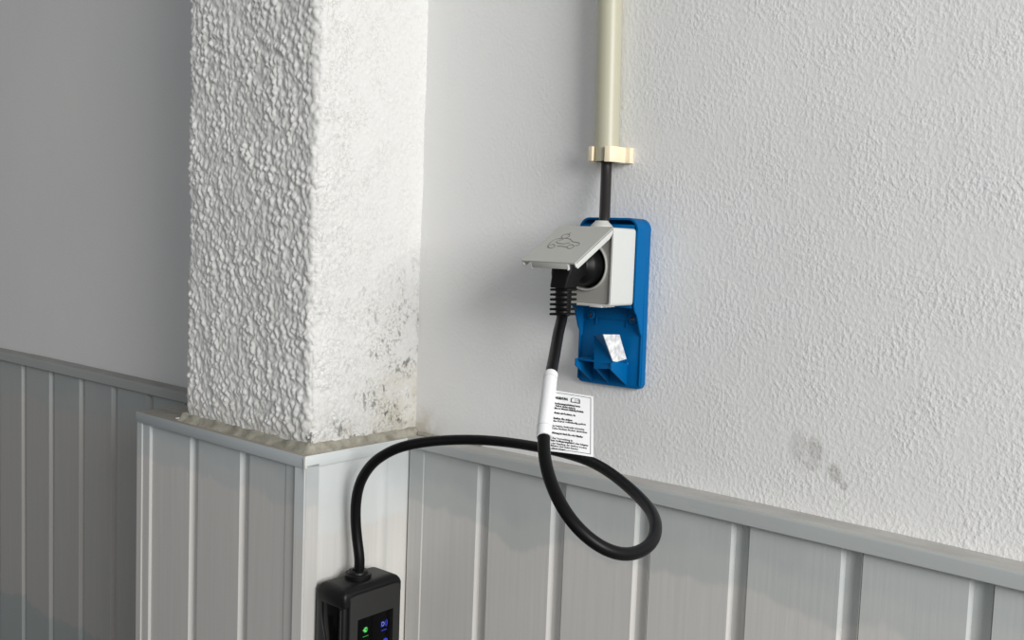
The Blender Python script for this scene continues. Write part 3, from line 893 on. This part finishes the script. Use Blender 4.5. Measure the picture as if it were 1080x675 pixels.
# lid: local axes u (x), v (outward-down), w (up normal)
HY, HZ = BYF - 0.0008, BZ1 + 0.0004
Lv = Vector((0, -0.0565, -0.0322)); LL = Lv.length; Lv.normalize()
Lw = Vector((0, Lv.z, -Lv.y)); Lw = Lw if Lw.z > 0 else -Lw
LO = Vector((BX0 - 0.0002, HY, HZ))
LWd = (BX1 + 0.0002) - (BX0 - 0.0002)
def lp(u, v, w): return LO + Vector((1, 0, 0)) * u + Lv * v + Lw * w
lid_top = outline_round([(0, 0), (LWd, 0), (LWd, LL), (0, LL)], [0.003, 0.001, 0.0015, 0.0015], 4)
n = len(lid_top)
vs = [lp(a, b, 0) for a, b in lid_top] + [lp(a, b, -0.0016) for a, b in lid_top]
fs = [tuple(range(n)), tuple(range(2 * n - 1, n - 1, -1))] + [(i, (i + 1) % n, n + (i + 1) % n, n + i) for i in range(n)]
lid = pyd('lid', vs, fs, M_lid, None, smooth=True)
adopt(lid, sk)
def lid_child(o):
    o.parent = lid
    return o
# side flanges
for u0, u1, nm in ((0.0, 0.0016, 'lid_flange'), (LWd - 0.0016, LWd, 'lid_flange')):
    pl = [(0.0010, -0.0008), (LL, -0.0008), (LL, -0.0040), (LL - 0.002, -0.0066), (0.0095, -0.0070), (0.0025, -0.0045)]
    q = prism(nm, [lp(u0, v, w) for v, w in pl], (u1 - u0, 0, 0), M_socket, None, bevel=0.0003)
    lid_child(q)
# front lip tab with bright end returns
u0, u1 = 0.0105, 0.0490
ply = [(LL - 0.0012, -0.001), (LL + 0.0000, -0.001), (LL + 0.0012, -0.0060), (LL + 0.0000, -0.0065)]
lid_child(prism('finger_tab', [lp(u0, v, w) for v, w in ply], (u1 - u0, 0, 0), M_lid, None, bevel=0.0003))
for ue in (u0 - 0.0008, u1 - 0.0004):
    lid_child(prism('tab_end', [lp(ue, v, w) for v, w in [(LL - 0.004, -0.001), (LL, -0.001), (LL + 0.0016, -0.0070), (LL - 0.001, -0.0070)]], (0.0012, 0, 0), M_socket, None, bevel=0.0002))
lid_child(box('hinge_pin', (BX0 + 0.004, HY + 0.0002, HZ - 0.0052), (BX1 - 0.004, HY + 0.0040, HZ - 0.0006), M_lid, None, 0.001))
# engraved car-with-plug mark
def px_ray(x, y):
    return fwd + r2 * ((x - 540) / FOC) - u2 * ((y - 337.5) / FOC)
def on_plane(x, y, p0, n_):
    v = px_ray(x, y); t_ = (p0 - CAM).dot(n_) / v.dot(n_)
    return CAM + v * t_
def lid_uv(x, y):
    q = on_plane(x, y, LO, Lw) - LO
    return q.x, q.dot(Lv)
def zp(x, y): return 565 + x / 17.77, 240 + y / 17.77
strokes = {
 'car_body': [(232, 345), (262, 298), (330, 248), (395, 218), (470, 208), (545, 203), (620, 212), (665, 228), (690, 264), (745, 275), (800, 286), (824, 304), (800, 334), (742, 348)],
 'car_window': [(385, 276), (430, 248), (520, 222)],
 'car_window_sill': [(385, 276), (440, 300), (540, 306), (645, 288)],
 'car_underside': [(402, 352), (480, 354), (590, 364)],
 'charge_cable_line': [(232, 345), (230, 378)],
 'plug_prong': [(618, 128), (662, 100)],
}
for nm, pts in strokes.items():
    P_ = [lid_uv(*zp(*q)) for q in pts]
    P_ = [lp(a, b, 0.00005) for a, b in P_]
    P_ = catmull(P_, 5) if len(P_) > 2 else P_
    q = tube('engraved_line', P_, 0.00044, M_emboss, None, seg=6)
    q.parent = lid
def ell(cx, cy, rx, ry, ang, n=28):
    out = []
    for k in range(n):
        a = 2 * math.pi * k / n
        x = rx * math.cos(a); y = ry * math.sin(a)
        out.append((cx + x * math.cos(ang) - y * math.sin(ang), cy + x * math.sin(ang) + y * math.cos(ang)))
    return out
for e in ((302, 354, 62, 33, -0.25), (655, 360, 66, 34, -0.2), (562, 164, 78, 34, -0.25)):
    P_ = [lid_uv(*zp(*q)) for q in ell(*e)]
    q = tube('engraved_line', [lp(a, b, 0.00005) for a, b in P_], 0.00044, M_emboss, None, seg=6, closed=True)
    q.parent = lid

# ------------------------------------------------------------------ charging lead
ev = thing('charging_cable', 'thick black looped car charging cable with plug, white sleeve label and black control box', 'charging cable', (-0.7416, -0.112, 0.66))

# cord path
def at_y(x, y, yy):
    v = px_ray(x, y); t_ = (yy - CAM.y) / v.y
    return tuple(CAM + v * t_)
CORD_LEFT = [(-0.7385, -0.1120, 0.868), at_y(379.5, 592, -0.112), at_y(377, 572, -0.112), at_y(375, 550, -0.113), at_y(375.5, 528, -0.115), at_y(380, 508, -0.116),
             at_y(391, 490.5, -0.116), at_y(406, 479, -0.114), at_y(426, 470.3, -0.108), at_y(458, 465, -0.092)]
cord_pts = [*CORD_LEFT, (-0.6187, -0.075, 1.0265), (-0.5754, -0.07, 1.0294), (-0.5214, -0.075, 1.0315), (-0.4728, -0.085, 1.0307), (-0.4335, -0.10, 1.0234),
            (-0.398, -0.12, 1.0154), (-0.3725, -0.145, 1.0102), (-0.3577, -0.175, 1.0029), (-0.3578, -0.205, 1.0009), (-0.3675, -0.225, 1.0076), (-0.3831, -0.235, 1.0206),
            (-0.4003, -0.235, 1.0363), (-0.4196, -0.225, 1.0539), (-0.4352, -0.21, 1.0719), (-0.4476, -0.19, 1.0933), (-0.4639, -0.165, 1.1138), (-0.4787, -0.14, 1.1275),
            (-0.4938, -0.115, 1.1447), (-0.5033, -0.097, 1.1556), (-0.5062, -0.0925, 1.165)]
cord_path = catmull(cord_pts, 10)
RC = 0.0048
cord = tube('cord', cord_path, [RC + 0.0006 * max(0.0, min(1.0, (110 - i) / 60)) for i in range(len(cord_path))], M_black_cable, None, seg=24, smooth_it=25)
adopt(cord, ev)

# plug: round body in the well, rectangular neck, ribbed strain relief
px0 = CXS - 0.0008
plug = lathe('plug_body', [(0.0175, 0.0), (0.0180, 0.002), (0.0180, 0.0165), (0.0172, 0.0190), (0.0172, 0.0235), (0.0160, 0.0262), (0.0120, 0.0285), (0.0110, 0.0300), (0.0001, 0.0305)],
             (CXS, BYF + 0.0150, CZS), (0, -1, 0), M_plug, None, seg=48)
adopt(plug, ev)
neck_top, neck_bot = Vector((CXS - 0.0005, -0.0890, 1.2060)), Vector((CXS - 0.0010, -0.0925, 1.1860))
# grip arm running out and down
def loft(name, secs, mat, parent=None, bevel=0.0):
    vs, fs = [], []
    n = len(secs[0])
    for s in secs: vs += list(s)
    for i in range(len(secs) - 1):
        for k in range(n):
            k2 = (k + 1) % n
            fs.append((i * n + k, i * n + k2, (i + 1) * n + k2, (i + 1) * n + k))
    fs.append(tuple(range(n))); fs.append(tuple(range(len(secs) * n - 1, (len(secs) - 1) * n - 1, -1)))
    return pyd(name, vs, fs, mat, parent, smooth=True)
def rsec(c, w, d, r, n=4, z=None):
    pts = outline_round([(-w / 2, -d / 2), (w / 2, -d / 2), (w / 2, d / 2), (-w / 2, d / 2)], r, n)
    return [Vector((c[0] + a, c[1] + b, c[2])) for a, b in pts]
secs = [rsec((CXS - .0005, -0.0790, 1.2150), 0.016, 0.018, 0.005), rsec((CXS - .0005, -0.0820, 1.2130), 0.021, 0.028, 0.006), rsec((CXS - .0005, -0.0840, 1.2020), 0.0225, 0.032, 0.006),
        rsec((CXS - .0007, -0.0850, 1.1950), 0.0225, 0.030, 0.005), rsec((CXS - .0010, -0.0890, 1.1905), 0.0190, 0.0220, 0.003), rsec((CXS - .0015, -0.0920, 1.1830), 0.0180, 0.0190, 0.003), rsec((CXS - .0016, -0.0925, 1.1815), 0.0172, 0.0180, 0.003)]
g_ = loft('plug_grip', secs, M_plug)
adopt(g_, ev)
# strain relief core + five comb ribs
sr_top = Vector((CXS - 0.0012, -0.0925, 1.1850)); sr_bot = Vector((-0.5045, -0.0945, 1.1560))
ax_ = (sr_bot - sr_top).normalized()
core = lathe('strain_relief', [(0.0080, -0.004), (0.0074, 0.0), (0.0071, 0.012), (0.0066, 0.0275), (0.0052, 0.0285)], sr_top, ax_, M_plug, None, seg=28)
adopt(core, ev)
rib_me = None
for k in range(6):
    c_ = sr_top + ax_ * (0.0050 + k * 0.0043)
    w_ = 0.0190
    if rib_me is None:
        rib = pyd('relief_rib', *box_data((-w_ / 2, -0.0078, -0.0011), (w_ / 2, 0.0078, 0.0011)), M_plug, None, smooth=True, bevel=0.0009, seg=2)
        rib_me = rib.data
    else:
        rib = bpy.data.objects.new('relief_rib', rib_me); COL.objects.link(rib)
    rib.location = c_
    rib.rotation_euler = (0, math.radians(-3), 0)
    rib.parent = core
# bridging webs joining the ribs on the inner faces (the comb is joined front and back)

# white sleeve on the cord
def near_idx(z_target, lo, hi):
    return min(range(lo, hi), key=lambda i: abs(cord_path[i].z - z_target))
half = len(cord_path) // 2
sm_path = [Vector(p) for p in cord_path]
for _ in range(25):
    q = sm_path[:]
    for i in range(1, len(sm_path) - 1):
        q[i] = (sm_path[i - 1] + sm_path[i] * 2 + sm_path[i + 1]) / 4
    sm_path = q
i0 = min(range(200, len(sm_path)), key=lambda i: abs(sm_path[i].z - 1.0735))
i1 = min(range(200, len(sm_path)), key=lambda i: abs(sm_path[i].z - 1.1140))
slv_path = sm_path[i0:i1 + 1]
slv = tube('label_sleeve', slv_path, 0.0058, M_white, None, seg=32)
slv['label'] = 'white film sleeve wrapped round the cord'
adopt(slv, ev)
thin = lambda idx: tube('sleeve_line', [slv_path[idx] + (slv_path[min(idx + 1, len(slv_path) - 1)] - slv_path[idx - 1]).normalized() * d for d in (-0.00015, 0.00015)], 0.00585, new_mat('sleeve_print', (0.35, 0.36, 0.37), 0.5), None, seg=32)
for idx in (3, len(slv_path) - 3):
    tl = thin(idx); tl.parent = slv

# flag label
TLc = Vector((-0.4660, -0.1640, 1.1062)); TRc = Vector((-0.4193, -0.1695, 1.1035))
BRc = Vector((-0.4193 + 0.0110, -0.1835, 1.0637)); BLc = Vector((-0.4545, -0.1850, 1.0625))
def at_px(x, y, yy):
    v = px_ray(x, y); t_ = (yy - CAM.y) / v.y
    return CAM + v * t_
TRc = at_px(625.8, 418.2, -0.166); BRc = at_px(625.8, 482.0, -0.188)
TLc = at_px(573.5, 410.2, -0.178); BLc = at_px(567.5, 474.5, -0.206)
ex = (TRc - TLc); ey = (BLc - TLc)
nrm = ex.cross(ey).normalized()
if nrm.dot(CAM - TLc) < 0: nrm = -nrm
NX_, NY_ = 12, 6
def lab(u, v, off=0.0):
    a = TLc.lerp(TRc, u); b = BLc.lerp(BRc, u)
    return a.lerp(b, v) + nrm * (0.0010 * math.sin(math.pi * u) * (0.4 + 0.6 * v) + off)
vs, fs = [], []
for off in (0.0, -0.00025):
    for j in range(NY_ + 1):
        for i in range(NX_ + 1):
            vs.append(lab(i / NX_, j / NY_, off))
W1 = NX_ + 1; base = W1 * (NY_ + 1)
for j in range(NY_):
    for i in range(NX_):
        a = j * W1 + i
        fs.append((a, a + 1, a + 1 + W1, a + W1)); fs.append((base + a, base + a + W1, base + a + 1 + W1, base + a + 1))
for i in range(NX_):
    fs.append((i, base + i, base + i + 1, i + 1)); a = NY_ * W1 + i; fs.append((a, a + 1, base + a + 1, base + a))
for j in range(NY_):
    a = j * W1; fs.append((a, a + W1, base + a + W1, base + a)); a = j * W1 + NX_; fs.append((a, base + a, base + a + W1, a + W1))
flag = pyd('warning_label', vs, fs, M_white, None, smooth=True)
flag['label'] = 'white printed flag label on the cord'
adopt(flag, ev)

def ink_quads(name, quads, off=0.00012):
    vs, fs = [], []
    cut = []
    for (u0, v0, u1, v1) in quads:
        nn = max(1, int(math.ceil(abs(u1 - u0) / 0.06)))
        cut += [(u0 + (u1 - u0) * i / nn, v0, u0 + (u1 - u0) * (i + 1) / nn, v1) for i in range(nn)]
    for (u0, v0, u1, v1) in cut:
        k = len(vs)
        vs += [lab(u0, v0, off), lab(u1, v0, off), lab(u1, v1, off), lab(u0, v1, off)]
        fs.append((k, k + 1, k + 2, k + 3))
    o = pyd(name, vs, fs, M_ink, None, fix=False)
    o.parent = flag
    return o
def uvp(x, y):
    """label uv from pixels of the photograph frame"""
    p = on_plane(x, y, TLc, nrm)
    # invert bilinear numerically
    u, v = 0.5, 0.5
    for _ in range(20):
        a = TLc.lerp(TRc, u); b = BLc.lerp(BRc, u)
        q = a.lerp(b, v); du = (TRc - TLc).lerp(BRc - BLc, v); dv = b - a
        d = p - q
        A = np.array([[du.dot(du), du.dot(dv)], [du.dot(dv), dv.dot(dv)]]); r_ = np.array([d.dot(du), d.dot(dv)])
        s_ = np.linalg.solve(A, r_); u += s_[0]; v += s_[1]
    return u, v
# frame line
ink_quads('print_border', [(0.02, 0.030, 0.955, 0.038), (0.945, 0.038, 0.955, 0.965), (0.02, 0.957, 0.955, 0.965)])
# open-book symbol
bk = [uvp(578 + a / 20.77, 408 + b / 20.77) for a, b in ((500, 240), (700, 370))]
(bu0, bv0), (bu1, bv1) = bk
w_, h_ = bu1 - bu0, bv1 - bv0
ink_quads('book_symbol', [(bu0, bv0 + 0.25 * h_, bu0 + 0.10 * w_, bv1), (bu1 - 0.12 * w_, bv0 + 0.25 * h_, bu1, bv1), (bu0, bv1 - 0.18 * h_, bu1, bv1), (bu0 + 0.12 * w_, bv0 + 0.0 * h_, bu0 + 0.45 * w_, bv0 + 0.08 * h_),
                          (bu0 + 0.55 * w_, bv0 + 0.0 * h_, bu0 + 0.88 * w_, bv0 + 0.08 * h_), (bu0 + 0.48 * w_, bv0 + 0.05 * h_, bu0 + 0.52 * w_, bv1 - 0.15 * h_),
                          (bu0 + 0.62 * w_, bv0 + 0.28 * h_, bu0 + 0.84 * w_, bv0 + 0.36 * h_), (bu0 + 0.62 * w_, bv0 + 0.50 * h_, bu0 + 0.80 * w_, bv0 + 0.58 * h_),
                          (bu0 + 0.05 * w_, bv0 + 0.1 * h_, bu0 + 0.16 * w_, bv0 + 0.3 * h_), (bu0 + 0.86 * w_, bv0 + 0.1 * h_, bu0 + 0.97 * w_, bv0 + 0.3 * h_)])
# printed lines
def text_line(s, x0, y0, x1, y1, hpx, bold=False):
    """baseline given in photograph pixels, mapped on to the curved label"""
    cu = bpy.data.curves.new('t', 'FONT'); cu.body = s; cu.size = 1.0; cu.resolution_u = 1
    cu.offset = 0.07 if bold else 0.045
    to = bpy.data.objects.new('t', cu); COL.objects.link(to)
    dg = bpy.context.evaluated_depsgraph_get()
    me = bpy.data.meshes.new_from_object(to.evaluated_get(dg))
    bpy.data.objects.remove(to); bpy.data.curves.remove(cu)
    xs_ = [v.co.x for v in me.vertices]; xmin, xmax = min(xs_), max(xs_)
    a = Vector(uvp(x0, y0)); b = Vector(uvp(x1, y1)); up = Vector(uvp(x0, y0 - hpx)) - a
    for v in me.vertices:
        k = (v.co.x - xmin) / (xmax - xmin)
        q = a + (b - a) * k + up * (v.co.y / 0.64)
        v.co = lab(q.x, q.y, 0.00012)
    me.name = 'printed_line'
    o = link_mesh('printed_line', me, M_ink, None)
    o.parent = flag
    return o
def L1(x, y): return 578 + x / 20.77, 408 + y / 20.77
def L2(x, y): return 578 + x / 20.77, 435 + y / 20.77
def L3(x, y): return 575 + x / 20.77, 455 + y / 20.77
for s, a, b, h_, bo in [
    ('WARNUNG', L1(160, 268), L1(435, 305), 2.4, True),
    ('Bedienungsanleitung lesen', L1(150, 380), L1(705, 448), 1.7, True),
    ('Kabel nicht ziehen', L1(165, 430), L1(600, 492), 1.6, True),
    ('Bitte vor Gebrauch vollständig abwickeln', L1(135, 482), L1(775, 562), 1.7, True),
    ('Nicht abdecken, in', L1(115, 582), L1(600, 642), 1.7, True),
    ('Stellen Sie sicher', L2(110, 142), L2(540, 190), 1.8, True),
    ('das Kabel vollständig gelöst', L2(110, 198), L2(825, 268), 1.7, False),
    ('Bei Schäden Gerät nicht verwenden', L2(95, 305), L2(790, 375), 1.7, False),
    ('Keine feuchten Stecker einstecken', L2(90, 358), L2(850, 436), 1.7, False),
    ('Wartung ist durch Sie oder Händler', L2(75, 458), L2(765, 538), 1.8, True),
    ('Zur Vermeidung in', L3(150, 158), L3(600, 208), 1.7, False),
    ('kein Verlängerungskabel oder Adapter', L3(130, 208), L3(940, 296), 1.6, True),
    ('oder Kupplung, das Gerät in trocken', L3(130, 270), L3(905, 350), 1.6, False),
    ('Räume und nicht Kinder', L3(130, 320), L3(725, 388), 1.6, False),
    ('Hände bringen', L3(150, 382), L3(440, 408), 1.5, False)]:
    text_line(s, a[0], a[1], b[0], b[1], h_, bo)

# control box, standing against the pillar side
CB = Vector((-0.7595, -0.1485, 0.0))
bu = sout.copy(); bv = sal.copy()                # bu: away from the pillar, bv: toward the wall
BT, BW_, ZT, ZB = 0.0430, 0.0760, 0.8690, 0.6600
def cb(a, b, z): 
    p = CB + bu * a + bv * b
    return Vector((p.x, p.y, z))
cbo = bpy.data.objects.new('x', None)
def cbbox(name, a0, b0, z0, a1, b1, z1, mat, bevel=0.001, seg=2):
    vs = [cb(a0, b0, z0), cb(a1, b0, z0), cb(a1, b1, z0), cb(a0, b1, z0), cb(a0, b0, z1), cb(a1, b0, z1), cb(a1, b1, z1), cb(a0, b1, z1)]
    fs = [(0, 3, 2, 1), (4, 5, 6, 7), (0, 1, 5, 4), (1, 2, 6, 5), (2, 3, 7, 6), (3, 0, 4, 7)]
    return pyd(name, vs, fs, mat, None, smooth=True, bevel=bevel, seg=seg)
body = cbbox('control_box', 0.0, 0.001, ZB, BT - 0.002, BW_ - 0.001, ZT - 0.004, M_shell, 0.003, 3)
body['label'] = 'black control box with lit status screen'
adopt(body, ev)
# rubber cap bumper with rounded shoulders
def bump_sec(inset, z):
    pts = outline_round([(-0.0005 + inset, -0.0015 + inset), (BT + 0.0012 - inset, -0.0015 + inset), (BT + 0.0012 - inset, BW_ + 0.0015 - inset), (-0.0005 + inset, BW_ + 0.0015 - inset)], 0.0045, 4)
    return pts
secs = []
for inset, z in ((0.0006, ZT - 0.0190), (0.0, ZT - 0.0180), (0.0, ZT - 0.0085), (0.0010, ZT - 0.0050), (0.0030, ZT - 0.0022), (0.0060, ZT - 0.0006), (0.0090, ZT)):
    secs.append([cb(a, b, z) for a, b in bump_sec(inset, z)])
bp_ = loft('rubber_bumper', secs, M_bumper); bp_.parent = body
# front panel (faces away from pillar) with rounded top
fp_pts = outline_round([(0.0060, ZB + 0.006), (BW_ - 0.0025, ZB + 0.006), (BW_ - 0.0025, ZT - 0.0075), (0.0060, ZT - 0.0075)], [0.003, 0.003, 0.008, 0.008], 5)
def cb_prism(name, pts, a0, a1, mat, bevel=0.0004):
    n = len(pts)
    vs = [cb(a0, b, z) for b, z in pts] + [cb(a1, b, z) for b, z in pts]
    fs = [tuple(range(n)), tuple(range(2 * n - 1, n - 1, -1))] + [(i, (i + 1) % n, n + (i + 1) % n, n + i) for i in range(n)]
    o = pyd(name, vs, fs, mat, None, smooth=True, bevel=bevel)
    o.parent = body
    return o
cb_prism('front_panel', fp_pts, BT - 0.004, BT + 0.0024, M_panel, 0.0006)
rimp = []
for b, z in fp_pts: rimp.append(cb(BT + 0.0012, b, z))
q = tube('panel_rim', rimp, 0.0011, M_bumper, None, seg=8, closed=True); q.parent = body
# screen
SB0, SB1, SZ1 = 0.0160, 0.0640, 0.8355
cb_prism('status_screen', [(SB0, 0.700), (SB1, 0.700), (SB1, SZ1), (SB0, SZ1)], BT + 0.0015, BT + 0.0028, M_gloss, 0.0002)
# side panels on the narrow face: grey wing panel with a curved edge, glossy centre
def face_poly(name, pts, off0, off1, mat, b=0.0002):
    n = len(pts)
    vs = [cb(a, -off0, z) for a, z in pts] + [cb(a, -off1, z) for a, z in pts]
    fs = [tuple(range(n)), tuple(range(2 * n - 1, n - 1, -1))] + [(i, (i + 1) % n, n + (i + 1) % n, n + i) for i in range(n)]
    o = pyd(name, vs, fs, mat, None, smooth=True, bevel=b); o.parent = body
    return o
curve = catmull([(0.0075, 0.850, 0), (0.0078, 0.838, 0), (0.0105, 0.826, 0), (0.0145, 0.814, 0), (0.0165, 0.800, 0), (0.0170, 0.780, 0), (0.0170, 0.72, 0)], 4)
face_poly('side_wing', [(0.0010, 0.72), (0.0010, 0.850)] + [(p.x, p.y) for p in curve], -0.002, 0.0010, new_mat('satin_grey_wing', (0.028, 0.029, 0.029), 0.35))
face_poly('side_gloss', [(0.0185, 0.72), (0.0185, 0.80), (0.0165, 0.812), (0.0125, 0.826), (0.0115, 0.850), (0.0330, 0.850), (0.0330, 0.72)], -0.002, 0.0004, M_gloss)
q = tube('edge_highlight_line', [cb(0.0385, -0.0006, 0.72), cb(0.0385, -0.0006, 0.848)], 0.0008, M_panel, None, seg=8); q.parent = body  # lighter grey tube standing in for the highlight along this edge
# gland where the cord enters
q = lathe('cord_gland', [(0.0135, 0.0), (0.0138, 0.0042), (0.0130, 0.0052), (0.0105, 0.0054), (0.0100, 0.0074), (0.0092, 0.0080), (0.0060, 0.0080), (0.0058, 0.002)],
          Vector((-0.7385, -0.1120, ZT - 0.0006)), (0, 0, 1), M_bumper, None, seg=36)
q.parent = body
# lit symbols on the screen (b along the face, z up)
AF = BT + 0.00285
def glow(name, pts, mat, r=0.0006, closed=False):
    o = tube(name, [cb(AF, b, z) for b, z in pts], r, mat, None, seg=6, closed=closed); o.parent = body; return o
def disc(name, b, z, r, mat, n=20):
    vs = [cb(AF + 0.0001, b + r * math.cos(2 * math.pi * k / n), z + r * math.sin(2 * math.pi * k / n)) for k in range(n)]
    vs += [cb(AF - 0.0006, b + r * math.cos(2 * math.pi * k / n), z + r * math.sin(2 * math.pi * k / n)) for k in range(n)]
    fs = [tuple(range(n)), tuple(range(2 * n - 1, n - 1, -1))] + [(i, (i + 1) % n, n + (i + 1) % n, n + i) for i in range(n)]
    o = pyd(name, vs, fs, mat, None); o.parent = body; return o
gb, gz = 0.0262, 0.8230
disc('green_status_light', gb, gz, 0.0030, M_green)
glow('green_plug_symbol', [(gb - 0.0034, gz), (gb - 0.0010, gz), (gb - 0.0010, gz + 0.0016), (gb + 0.0012, gz + 0.0016)], M_lgreen, 0.0005)
glow('green_plug_symbol', [(gb - 0.0010, gz), (gb - 0.0010, gz - 0.0016), (gb + 0.0012, gz - 0.0016)], M_lgreen, 0.0005)
glow('green_caption', [(gb - 0.0036, gz - 0.0068), (gb + 0.0036, gz - 0.0068)], M_green, 0.0004)
bb, bz = 0.0515, 0.8225
glow('blue_symbol', [(bb - 0.0018 + 0.0017 * math.cos(a), bz + 0.0021 * math.sin(a)) for a in [2 * math.pi * k / 14 for k in range(14)]], M_lblue, 0.00045, True)
glow('blue_symbol', [(bb - 0.0038, bz + 0.0030), (bb - 0.0038, bz - 0.0026)], M_blueled, 0.0004)
glow('blue_symbol', [(bb + 0.0014, bz + 0.0026), (bb + 0.0022, bz), (bb + 0.0014, bz - 0.0026)], M_blueled, 0.0004)
glow('blue_symbol', [(bb + 0.0032, bz + 0.0036), (bb + 0.0042, bz), (bb + 0.0032, bz - 0.0036)], M_blueled, 0.0004)
glow('blue_caption', [(bb - 0.0036, bz - 0.0068), (bb + 0.0036, bz - 0.0068)], M_blueled, 0.0004)
disc('blue_status_light', 0.0535, 0.8030, 0.0036, M_blueled)
disc('green_status_light', 0.0262, 0.7990, 0.0034, M_green)
